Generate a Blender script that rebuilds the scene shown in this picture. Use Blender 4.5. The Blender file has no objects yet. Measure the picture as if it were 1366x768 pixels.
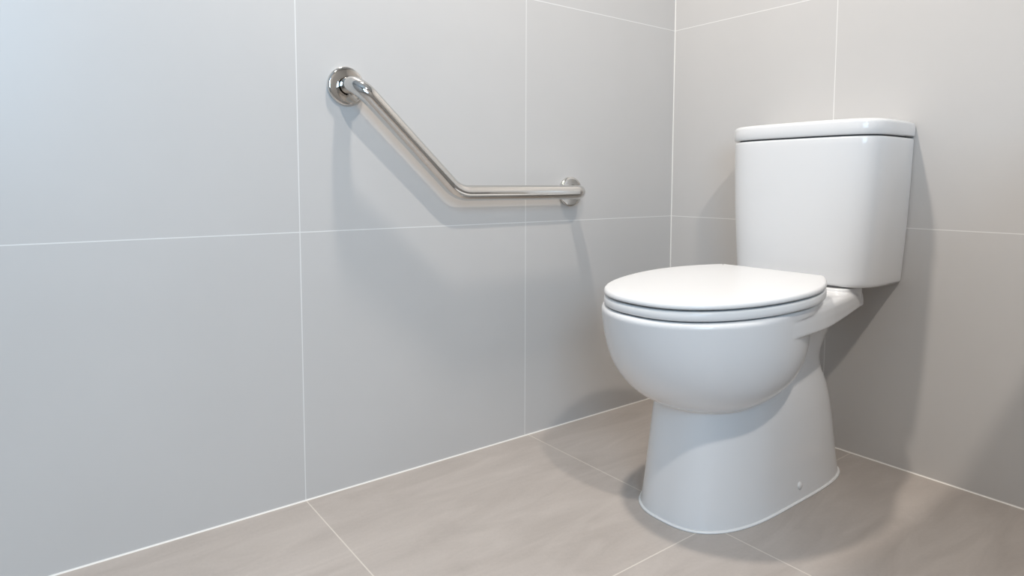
import bpy, bmesh, math
import numpy as np
from mathutils import Vector, Matrix

sc = bpy.context.scene
# ------------------------------------------------------------------ camera
def cam_basis(yaw, pitch, roll):
    d = Vector((-math.sin(yaw)*math.cos(pitch), math.cos(yaw)*math.cos(pitch), math.sin(pitch)))
    r = d.cross(Vector((0, 0, 1))).normalized(); u = r.cross(d)
    c, s = math.cos(roll), math.sin(roll)
    return c*r + s*u, -s*r + c*u, d
cd = bpy.data.cameras.new('camera'); cam = bpy.data.objects.new('camera', cd)
sc.collection.objects.link(cam); sc.camera = cam
r_, u_, d_ = cam_basis(.9232, -.0741, .0022)
M = Matrix((r_, u_, -d_)).transposed().to_4x4(); M.translation = (1.3947, -1.7207, .7114)
cam.matrix_world = M
cd.sensor_width = 36; cd.lens = 861.3/1366*36; cd.shift_y = -76.1/1366; cd.clip_start = .02

# ------------------------------------------------------------------ world, lights, exposure
w = bpy.data.worlds.new('world'); sc.world = w; w.use_nodes = True
w.node_tree.nodes['Background'].inputs[0].default_value = (.75, .87, 1, 1)
w.node_tree.nodes['Background'].inputs[1].default_value = .6
sc.view_settings.view_transform = 'Standard'; sc.view_settings.look = 'None'
sc.view_settings.gamma = 1; sc.view_settings.use_curve_mapping = False
sc.view_settings.exposure = 0.0

def area(name, loc, rot, size, size_y, power, color, shape='RECTANGLE', spread=180):
    l = bpy.data.lights.new(name, 'AREA'); l.shape = shape; l.size = size
    if shape == 'RECTANGLE': l.size_y = size_y
    l.energy = power; l.color = color; l.spread = math.radians(spread)
    o = bpy.data.objects.new(name, l); sc.collection.objects.link(o)
    o.location = loc; o.rotation_euler = rot
    return o
WARM = (1, .918, .835)
area('downlight_over_toilet', (.38, -1.02, 2.37), (0, 0, 0), .11, 0, 22, WARM, 'DISK')
area('downlight_by_basin', (1.80, -1.2, 2.37), (0, 0, 0), .11, 0, 23.5, WARM, 'DISK')
# daylight through the window behind the camera's right shoulder
area('window_daylight', (2.56, -2.30, 1.50), (0, math.radians(90), 0), 1.0, 1.1, 30, (.47, .73, 1), spread=150)

# ------------------------------------------------------------------ materials
def mat(name, color, rough=.5, metal=0, spec=.5, coat=0):
    m = bpy.data.materials.new(name); m.use_nodes = True
    b = m.node_tree.nodes['Principled BSDF']
    b.inputs['Base Color'].default_value = (*color, 1); b.inputs['Roughness'].default_value = rough
    b.inputs['Metallic'].default_value = metal; b.inputs['Specular IOR Level'].default_value = spec
    b.inputs['Coat Weight'].default_value = coat; b.inputs['Coat Roughness'].default_value = .05
    return m

def node(nt, t, **kw):
    n = nt.nodes.new(t)
    for k, v in kw.items(): setattr(n, k, v)
    return n
def mth(nt, op, a, b=None, c=None):
    n = node(nt, 'ShaderNodeMath', operation=op)
    for i, v in enumerate((a, b, c)):
        if v is None: continue
        if isinstance(v, (int, float)): n.inputs[i].default_value = v
        else: nt.links.new(v, n.inputs[i])
    return n.outputs[0]
def groove(nt, coord, offset, pitch, half):
    """1 inside a grout joint, 0 on the tile, from world coordinate"""
    t = mth(nt, 'SUBTRACT', coord, offset)
    t = mth(nt, 'DIVIDE', t, pitch)
    t = mth(nt, 'SUBTRACT', t, mth(nt, 'ROUND', t))
    t = mth(nt, 'MULTIPLY', mth(nt, 'ABSOLUTE', t), pitch)
    return mth(nt, 'LESS_THAN', t, half)

def tile_mat(name, axis, off_a, pitch_a, axis_b, off_b, pitch_b, base, dark, grout, rough, half, stone):
    m = bpy.data.materials.new(name); m.use_nodes = True; nt = m.node_tree
    b = nt.nodes['Principled BSDF']
    tc = node(nt, 'ShaderNodeNewGeometry')
    sp = node(nt, 'ShaderNodeSeparateXYZ'); nt.links.new(tc.outputs['Position'], sp.inputs[0])
    g = mth(nt, 'MAXIMUM', groove(nt, sp.outputs[axis], off_a, pitch_a, half),
            groove(nt, sp.outputs[axis_b], off_b, pitch_b, half))
    mp = node(nt, 'ShaderNodeMapping'); nt.links.new(tc.outputs['Position'], mp.inputs[0])
    mp.inputs['Rotation'].default_value = (0, 0, math.radians(12)) if stone else (0, 0, 0)
    mp.inputs['Scale'].default_value = (6, 1.5, 1) if stone else (1, 1, 1)
    n1 = node(nt, 'ShaderNodeTexNoise'); nt.links.new(mp.outputs[0], n1.inputs[0])
    n1.inputs['Scale'].default_value = 2.2 if stone else 3; n1.inputs['Detail'].default_value = 7
    n1.inputs['Roughness'].default_value = .6; n1.inputs['Distortion'].default_value = 1.0 if stone else 0
    mr = node(nt, 'ShaderNodeMapRange'); nt.links.new(n1.outputs[0], mr.inputs[0])
    mr.inputs[1].default_value = .3; mr.inputs[2].default_value = .7
    fac = mr.outputs[0]
    mx = node(nt, 'ShaderNodeMix', data_type='RGBA'); nt.links.new(fac, mx.inputs[0])
    mx.inputs[6].default_value = (*dark, 1); mx.inputs[7].default_value = (*base, 1)
    col = mx.outputs[2]
    if stone:
        n2 = node(nt, 'ShaderNodeTexNoise'); nt.links.new(tc.outputs['Position'], n2.inputs[0])
        n2.inputs['Scale'].default_value = 160; n2.inputs['Detail'].default_value = 3
        r2 = node(nt, 'ShaderNodeMapRange'); nt.links.new(n2.outputs[0], r2.inputs[0])
        r2.inputs[3].default_value = .94; r2.inputs[4].default_value = 1.05
        mu = node(nt, 'ShaderNodeVectorMath', operation='SCALE')
        nt.links.new(col, mu.inputs[0]); nt.links.new(r2.outputs[0], mu.inputs['Scale']); col = mu.outputs[0]
    gx = node(nt, 'ShaderNodeMix', data_type='RGBA'); nt.links.new(g, gx.inputs[0])
    nt.links.new(col, gx.inputs[6]); gx.inputs[7].default_value = (*grout, 1)
    nt.links.new(gx.outputs[2], b.inputs['Base Color'])
    rr = mth(nt, 'MULTIPLY_ADD', g, .5, rough); nt.links.new(rr, b.inputs['Roughness'])
    bp = node(nt, 'ShaderNodeBump'); bp.inputs['Strength'].default_value = .25; bp.inputs['Distance'].default_value = .001
    nt.links.new(mth(nt, 'SUBTRACT', 1.0, g), bp.inputs['Height']); nt.links.new(bp.outputs[0], b.inputs['Normal'])
    return m

WT = (.61, .590, .568); WD = (.59, .570, .548)
m_left = tile_mat('wall_tile_left', 1, -.619, .625, 2, 0, .6035, WT, WD, (.80, .785, .76), .38, .0011, False)
m_back = tile_mat('wall_tile_back', 0, .53, .625, 2, 0, .6035, WT, WD, (.80, .785, .76), .38, .0011, False)
m_floor = tile_mat('floor_tile', 0, .6105, .625, 1, -.607, .6363, (.51, .460, .420), (.415, .370, .335), (.66, .61, .55), .42, .0013, True)
m_plain = mat('painted_wall', (.34, .34, .34), .6)
m_ceil = mat('ceiling_paint', (.6, .6, .6), .8)
m_bead = mat('white_sealant', (.84, .81, .76), .5)
m_seal = mat('white_silicone', (.85, .85, .84), .4)
m_cer = mat('white_ceramic', (.80, .80, .80), .16, spec=.5)
m_seat = mat('white_seat_plastic', (.80, .80, .795), .3, spec=.4)
m_steel = mat('polished_steel', (.68, .665, .64), .07, metal=1)
m_chrome = mat('chrome', (.75, .75, .75), .06, metal=1)
m_rub_shade = mat('gasket_and_gap_shade', (.12, .12, .12), .7)  # coupling rubber, also the painted shade in the cistern lid gap

# ------------------------------------------------------------------ helpers
def link_mesh(name, me, m, parent=None, smooth=True):
    o = bpy.data.objects.new(name, me); sc.collection.objects.link(o)
    me.materials.clear(); me.materials.append(m)
    if smooth: me.shade_smooth()
    if parent: o.parent = parent
    return o
def mesh_from(verts, faces, name='m'):
    me = bpy.data.meshes.new(name); me.from_pydata([tuple(map(float, v)) for v in verts], [], faces)
    bm = bmesh.new(); bm.from_mesh(me); bmesh.ops.recalc_face_normals(bm, faces=bm.faces); bm.to_mesh(me); bm.free()
    return me
def loft(rings, cap=True):
    """rings: list of (n,3) closed loops -> verts, faces"""
    n = len(rings[0]); V = np.concatenate(rings); Fc = []
    for i in range(len(rings)-1):
        for j in range(n):
            k = (j+1) % n
            Fc.append((i*n+j, i*n+k, (i+1)*n+k, (i+1)*n+j))
    if cap:
        Fc.append(tuple(range(n))); Fc.append(tuple((len(rings)-1)*n+j for j in range(n)))
    return V, Fc
def join(parts):
    V = []; Fc = []; o = 0
    for v, f in parts:
        V.append(np.array(v)); Fc += [tuple(i+o for i in q) for q in f]; o += len(v)
    return np.concatenate(V), Fc
def sharp_smooth(o, ang=35):
    bm = bmesh.new(); bm.from_mesh(o.data)
    for e in bm.edges:
        e.smooth = not (len(e.link_faces) == 2 and e.calc_face_angle(0) > math.radians(ang))
    bm.to_mesh(o.data); bm.free()
def box(x0, x1, y0, y1, z0, z1):
    V = [(x, y, z) for x in (x0, x1) for y in (y0, y1) for z in (z0, z1)]
    return V, [(0, 1, 3, 2), (4, 6, 7, 5), (0, 4, 5, 1), (2, 3, 7, 6), (0, 2, 6, 4), (1, 5, 7, 3)]
def struct(name, parts, m, parent=None):
    V, Fc = join(parts); o = link_mesh(name, mesh_from(V, Fc, name), m, parent, False)
    if not parent: o['kind'] = 'structure'
    return o

# ------------------------------------------------------------------ room
XR, YF, H = 2.6, -3.3, 2.4
struct('floor', [box(-.1, XR+.1, YF-.1, .1, -.08, 0)], m_floor)
struct('ceiling', [box(-.1, XR+.1, YF-.1, .1, H, H+.08)], m_ceil)
struct('wall_left', [box(-.1, 0, YF-.1, .1, 0, H)], m_left)
struct('wall_back', [box(0, XR, 0, .1, 0, H)], m_back)
struct('wall_front', [box(0, XR, YF-.1, YF, 0, H)], m_plain)
wy0, wy1, wz0, wz1 = -2.85, -1.75, 1.0, 2.0
struct('wall_right', [box(XR, XR+.1, YF-.1, wy0, 0, H), box(XR, XR+.1, wy1, .1, 0, H),
                      box(XR, XR+.1, wy0, wy1, 0, wz0), box(XR, XR+.1, wy0, wy1, wz1, H)], m_plain)
f = .04
struct('window_1', [box(XR+.02, XR+.07, wy0, wy0+f, wz0, wz1), box(XR+.02, XR+.07, wy1-f, wy1, wz0, wz1),
                    box(XR+.02, XR+.07, wy0+f, wy1-f, wz0, wz0+f), box(XR+.02, XR+.07, wy0+f, wy1-f, wz1-f, wz1)], m_seal)
# low partition to the right of the toilet, added out of view to cast a straight-edged shade
struct('shade_partition', [box(1.20, 1.30, -.86, 0, 0, .87)], m_plain)

def bead(name, p0, p1, a, b, r=.0026):
    """small triangular fillet of sealant from p0 to p1; a, b = directions along the two surfaces"""
    V = []
    for p in (p0, p1):
        p = Vector(p); V += [p, p+Vector(a)*r, p+(Vector(a)+Vector(b))*r*.38, p+Vector(b)*r]
    Fc = [(0, 1, 5, 4), (1, 2, 6, 5), (2, 3, 7, 6), (3, 0, 4, 7), (0, 3, 2, 1), (4, 5, 6, 7)]
    o = link_mesh(name, mesh_from(V, Fc, name), m_bead, None, False); o['kind'] = 'structure'
bead('trim_1', (0, 0, 0), (0, YF, 0), (1, 0, 0), (0, 0, 1))
bead('trim_2', (0, 0, 0), (XR, 0, 0), (0, -1, 0), (0, 0, 1))
bead('trim_3', (0, 0, 0), (0, 0, H), (1, 0, 0), (0, -1, 0), .0022)

# ------------------------------------------------------------------ toilet
XC = .535
toilet = bpy.data.objects.new('toilet', None); sc.collection.objects.link(toilet)
toilet.location = (0, 0, 0)
toilet['label'] = 'white close-coupled ceramic toilet with closed lid and cistern against the back wall'
toilet['category'] = 'toilet'

def superloop(hw, yf, yr, ym, z, ef, er, n=128, xc=XC):
    T = np.linspace(0, 2*np.pi, n, endpoint=False); c, s = np.cos(T), np.sin(T)
    e = np.where(s < 0, ef, er)
    x = xc + hw*np.sign(c)*np.abs(c)**(2/e)
    y = ym + np.where(s < 0, ym-yf, yr-ym)*np.sign(s)*np.abs(s)**(2/e)
    return np.c_[x, y, z+0*T]

TILT = .0426
def tz(y, z): return z + TILT*(y+.5)

# seat and lid: egg outline with a flat back
def outline(ins, n1=24, n2=60):
    hw, hb, yb, yf, ym, e = .2051-ins, .1327-ins, -.2871-ins, -.773+ins, -.4879, 2.395
    pts = []
    for u in np.linspace(0, 1, n1):
        y = yb+(ym-yb)*u; pts.append((hb+(hw-hb)*(1-(1-u)**2), y))
    for a in np.linspace(0, math.pi/2, n2)[1:]:
        c = max(math.cos(a), 0); pts.append((hw*c**(2/e), ym+(yf-ym)*math.sin(a)))
    # round the back corner a little
    rr = .006
    (w0, y0) = pts[0]; cor = [(w0-rr, y0), (w0-rr*.35, y0-rr*.12), (w0+.0005, y0-rr*.8)]
    pts = cor+[p for p in pts if p[1] < y0-rr*1.1]
    Rr = [(XC+a, b) for a, b in pts]; Ll = [(XC-a, b) for a, b in pts[::-1] if a > 1e-5]
    return np.array(Rr+Ll)
Z0 = .4966
OUT0 = outline(0)
_t = np.roll(OUT0, -1, 0)-np.roll(OUT0, 1, 0); _t /= np.linalg.norm(_t, axis=1)[:, None]
_nin = np.c_[-_t[:, 1], _t[:, 0]]
if ((np.array([XC, -.5])-OUT0)*_nin).sum() < 0: _nin = -_nin
CEN = np.array([XC, -.50])
# bowl
def bowl():
    hw, yf, yr, ym, zr, Hh, a, b, tap = .197, -.780, -.270, -.569, .4515, .213, 2.769, 2.704, .027
    R = []
    for s in list(1-np.linspace(0, 1, 40)**1.6):
        g = max(1-s**a, 0)**(1/b)
        if g < .03: continue
        R.append(superloop(hw*g, (ym+tap*s)-(ym-yf)*g, (ym+tap*s)+(yr-ym)*g, ym+tap*s, zr-Hh*s-.010, 2, 2))
    # rounded rim
    for k in np.linspace(0, 1, 7)[1:]:
        ins = .010*(1-math.cos(k*math.pi/2)); up = .010*math.sin(k*math.pi/2)
        R.append(superloop(hw-ins, yf+ins, yr-ins, ym, zr-.010+up, 2, 2))
    out = []
    for r in R:
        q = np.clip((r[:, 2]-(zr-.08))/.07, 0, 1)
        r = r.copy(); r[:, 2] += q*(TILT*(r[:, 1]+.5)+.0085); out.append(r)
    return loft(out)
KZ = [0, .06, .14, .2, .24, .27, .30, .33, .36, .39]
HW = [.1325, .1275, .1236, .1192, .1133, .1047, .0986, .097, .0978, .0993]
YR = [-.099, -.1119, -.1282, -.1421, -.1548, -.1691, -.1669, -.1448, -.1155, -.0861]
def soft(z, vals):
    return float(np.mean([np.interp(z+d, KZ, vals) for d in (-.012, -.006, 0, .006, .012)])) if z > .02 else float(np.interp(z, KZ, vals))
def ped_ring(z, grow=0):
    t = min(z, .24)/.24; yf = -.672+.041*t-.010*t*t
    return superloop(soft(z, HW)+grow, yf-grow, soft(z, YR)+grow, -.432, z, 2.693, 4.467)
def pedestal():
    return loft([ped_ring(z) for z in np.linspace(0, .41, 60)])
# deck that carries the cistern
def deck():
    def ring(inset, z0, flat=False):
        ys = np.linspace(-.60, -.105, 30); pts = []
        kx = [-.60, -.54, -.50, -.47, -.43, -.38, -.33, -.22, -.12, -.10]
        kw = [.150, .1950, .1945, .1932, .1905, .1858, .1790, .1590, .139, .136]
        hw = np.interp(ys, kx, kw)-inset
        rr = .018
        right = list(zip(XC+hw, ys))
        right += [(XC+hw[-1]-rr*(1-math.cos(a)), -.105-inset+rr*math.sin(a)) for a in np.linspace(.2, math.pi/2, 8)]
        left = [(2*XC-x, y) for x, y in right[::-1]]
        P = np.array(right+left)
        z = np.full(len(P), z0)
        return np.c_[P, z]
    rings = []
    for ins, z in ((.012, .4015), (.004, .402), (.0, .4055), (.0, .43), (.0015, .444), (.005, .4505), (.011, .4545), (.02, .4555)):
        r = ring(ins, z)
        if z < .41: r[:, 2] += np.clip((r[:, 1]+.36)/.25, 0, 1)*.012
        rings.append(r)
    return loft(rings)
def plinth():
    # raised rim under the seat, tilted with it
    rings = []
    for ins, dz in ((.0095, -.056), (.0085, -.048), (.0085, -.0400), (.0097, -.0387), (.0125, -.0380)):
        P = OUT0+_nin*ins; z = Z0+dz+TILT*(P[:, 1]+.5)
        rings.append(np.c_[P, z])
    return loft(rings)
def upstand():
    return loft([superloop(.139-i, -.205+i, -.103, -.14, z, 8, 8) for i, z in ((0, .43), (0, .4615), (.0012, .4637), (.004, .4645))])
V, Fc = join([bowl(), pedestal(), deck(), plinth(), upstand()])
tmp = bpy.data.objects.new('tmp', mesh_from(V, Fc, 'tmp')); sc.collection.objects.link(tmp)
md = tmp.modifiers.new('r', 'REMESH'); md.mode = 'VOXEL'; md.voxel_size = .0022
sm = tmp.modifiers.new('s', 'SMOOTH'); sm.factor = .5; sm.iterations = 5
dg = bpy.context.evaluated_depsgraph_get()
me = bpy.data.meshes.new_from_object(tmp.evaluated_get(dg)); me.name = 'pan'
bpy.data.objects.remove(tmp)
pan = link_mesh('pan', me, m_cer, toilet)

# silicone bead round the foot
R = [ped_ring(.0002, .0042), ped_ring(.0022, .0038), ped_ring(.0038, .0020), ped_ring(.0046, -.001), ped_ring(.0002, -.001)]
for i, z in enumerate((.0002, .0022, .0038, .0046, .0002)): R[i][:, 2] = z
V, Fc = loft(R, False); n = len(R[0])
Fc += [(4*n+j, 4*n+(j+1) % n, (j+1) % n, j) for j in range(n)]
o = link_mesh('sealant_bead', mesh_from(V, Fc, 'bead'), m_seal, toilet); o['label'] = 'white silicone bead round the foot'

# fixing cap low on the side
def lathe(profile, n=32):
    """profile (r, h) revolved about +Z"""
    rings = [np.array([(r*math.cos(a), r*math.sin(a), h) for a in np.linspace(0, 2*math.pi, n, endpoint=False)]) for r, h in profile]
    return loft(rings)
V, Fc = lathe([(.0082, -.004), (.0082, .001), (.007, .0028), (.003, .0038), (.0005, .004)])
for side in (1, -1):
    o = link_mesh('screw_cap', mesh_from(V, Fc, 'cap'), m_seat, toilet)
    o.rotation_euler = (0, side*math.radians(86), 0); o.location = (XC+side*.1295, -.356, .035)

def slab(levels):
    rings = []
    for ins, dz in levels:
        P = OUT0+_nin*ins if ins < .02 else CEN+(OUT0-CEN)*(1-ins/.2); rings.append(np.c_[P, Z0+dz+TILT*(P[:, 1]+.5)])
    return loft(rings)
V, Fc = slab([(.010, -.0110), (.003, -.0110), (.0012, -.0104), (.0, -.0088), (.0, -.0065), (.0008, -.0035), (.0025, -.0013), (.005, -.0002),
              (.009, .0004), (.03, .0016), (.07, .0028), (.12, .0034)])
lid = link_mesh('lid', mesh_from(V, Fc, 'lid'), m_seat, toilet)
V, Fc = slab([(.012, -.0337), (.0045, -.0337), (.002, -.0328), (.0002, -.0305), (.0, -.026), (.0004, -.019), (.0018, -.0168), (.004, -.0156), (.012, -.0153)])
seat = link_mesh('seat', mesh_from(V, Fc, 'seat'), m_seat, toilet)
for o_ in (lid, seat): sharp_smooth(o_, 50)
# soft buffers between seat and lid, seat and rim
def pad(name, loc, r, h, m, parent):
    V, Fc = lathe([(r*.8, 0), (r, h*.2), (r, h*.8), (r*.8, h)], 20)
    o = link_mesh(name, mesh_from(V, Fc, name), m, parent); o.location = loc; return o
for (x, y) in ((XC+.1245, -.684), (XC-.1245, -.684), (XC+.15, -.40), (XC-.15, -.40)):
    pad('buffer', (x, y, tz(y, Z0)-.0395), .008, .006, m_seat, seat)
for (x, y) in ((XC+.12, -.66), (XC-.12, -.66)):
    pad('buffer', (x, y, tz(y, Z0)-.0145), .006, .0035, m_seat, lid)
# hinge barrels behind the lid
def tube_x(x0, x1, y, z, r, n=24):
    rings = [np.array([(x, y+rr*math.cos(a), z+rr*math.sin(a)) for a in np.linspace(0, 2*math.pi, n, endpoint=False)])
             for x, rr in ((x0, r*.85), (x0+.0015, r), (x1-.0015, r), (x1, r*.85))]
    return loft(rings)
for s in (1, -1):
    xa = XC+s*.082
    V, Fc = join([tube_x(xa-.022, xa+.022, -.281, .4870, .0085), box(xa-.012, xa+.012, -.285, -.268, .4545, .486)])
    o = link_mesh('hinge', mesh_from(V, Fc, 'hinge'), m_seat, toilet); sharp_smooth(o, 50)

# cistern
XK = .5313; YB = -.004
def cring(hw, yf, z, n=90, ex=3.361, ey=6.96, ins=0):
    A = np.linspace(0, np.pi, n); c, s = np.cos(A), np.sin(A)
    x = XK+(hw-ins)*np.sign(c)*np.abs(c)**(2/ex); yb = YB-ins
    y = yb+(yf+ins-yb)*np.abs(s)**(2/ey)
    # denser sampling near the sides keeps the flat flanks clean
    return np.c_[x, y, z+0*A]
ZT, ZB = .8215, .4667
def body_at(z):
    t = (z-ZB)/(ZT-ZB); b = .0025*math.sin(math.pi*t)
    return .1816+(.1972-.1816)*t+b, -.2009+(-.2072+.2009)*t-b*.6
rings = []
for ins, dz in ((.030, 0), (.010, 0), (.0055, .0008), (.0025, .0028), (.0006, .006)):
    hw, yf = body_at(ZB+dz); rings.append(cring(hw, yf, ZB+dz, ins=ins))
for z in np.linspace(ZB+.010, ZT-.006, 26):
    hw, yf = body_at(z); rings.append(cring(hw, yf, z))
for ins, dz in ((.0006, .003), (.003, .0008), (.008, 0)):
    hw, yf = body_at(ZT-dz); rings.append(cring(hw, yf, ZT-dz, ins=ins))
cis = link_mesh('cistern', mesh_from(*loft(rings), 'cistern'), m_cer, toilet); sharp_smooth(cis, 50)
rings = []
for ins, z in ((.012, .8245), (.003, .8245), (.0008, .8252), (-.0003, .8275), (-.0006, .84), (0, .852), (.0012, .8560), (.0035, .8590), (.007, .8607), (.012, .8614), (.04, .8622), (.08, .8626)):
    rings.append(cring(.1985, -.2085, z, ins=ins))
cl = link_mesh('cistern_lid', mesh_from(*loft(rings), 'cistern_lid'), m_cer, toilet); sharp_smooth(cl, 50)
# dark strip painting the shade under the cistern lid; rubber gasket under the cistern
o = link_mesh('lid_gap_shade', mesh_from(*loft([cring(.1985, -.2085, z, ins=.013) for z in (.8205, .8256)]), 'gap_shade'), m_rub_shade, toilet); sharp_smooth(o)
o['label'] = 'dark strip standing in for the gap shade under the cistern lid'
V, Fc = loft([superloop(.132, -.199, -.06, -.12, z, 6, 6) for z in (.4600, .4675)])
o = link_mesh('coupling_gasket', mesh_from(V, Fc, 'gap_shade2'), m_rub_shade, toilet); sharp_smooth(o)
# flush button on the cistern lid
V, Fc = lathe([(.026, 0), (.026, .003), (.024, .005), (.0225, .0052), (.0222, .0035), (.0218, .0035), (.021, .0058), (.01, .0066), (.001, .0067)], 48)
o = link_mesh('flush_button', mesh_from(V, Fc, 'btn'), m_chrome, toilet); o.location = (XK, -.105, .862); sharp_smooth(o, 40)

# ------------------------------------------------------------------ grab bar
bar = bpy.data.objects.new('grab_bar', None); sc.collection.objects.link(bar)
bar['label'] = 'polished steel angled grab bar fixed to the left wall by two round flanges'
bar['category'] = 'grab bar'
bar.location = (0, -1.135, .926)
Rb = .0192; X = .067
P = [Vector((.004, -1.135, .926)), Vector((X, -1.135, .926)), Vector((X, -.881, .6868)), Vector((X, -.464, .6863)), Vector((.004, -.464, .6863))]
RAD = [0, .040, .075, .034, 0]
path = [P[0]]
for i in (1, 2, 3):
    a = (P[i-1]-P[i]).normalized(); b = (P[i+1]-P[i]).normalized()
    th = a.angle(b); d = RAD[i]/math.tan(th/2)
    c = P[i]+(a+b).normalized()*(RAD[i]/math.sin(th/2))
    s = P[i]+a*d; e = P[i]+b*d
    v0, v1 = s-c, e-c; ang = v0.angle(v1); ax = v0.cross(v1).normalized()
    for k in range(25):
        path.append(c+Matrix.Rotation(ang*k/24, 3, ax) @ v0)
path.append(P[4])
tang = [(path[min(i+1, len(path)-1)]-path[max(i-1, 0)]).normalized() for i in range(len(path))]
N = Vector((0, 0, 1)); rings = []
for p, t in zip(path, tang):
    N = (N-t*N.dot(t)).normalized(); B = t.cross(N)
    rings.append(np.array([tuple(p+(N*math.cos(a)+B*math.sin(a))*Rb-bar.location) for a in np.linspace(0, 2*math.pi, 48, endpoint=False)]))
o = link_mesh('bar', mesh_from(*loft(rings), 'bar'), m_steel, bar)
sharp_smooth(o, 50)
V, Fc = lathe([(.0425, 0), (.0428, .0015), (.0428, .0065), (.0418, .0088), (.0395, .0100), (.034, .0106), (.022, .0112), (.0222, .0140), (.0210, .0140), (.0206, .003)], 72)
for (y, z) in ((-1.135, .926), (-.458, .6863)):
    o = link_mesh('flange', mesh_from(V, Fc, 'flange'), m_steel, bar); sharp_smooth(o, 40)
    o.rotation_euler = (0, math.radians(90), 0); o.location = Vector((0.0002, y, z))-bar.location
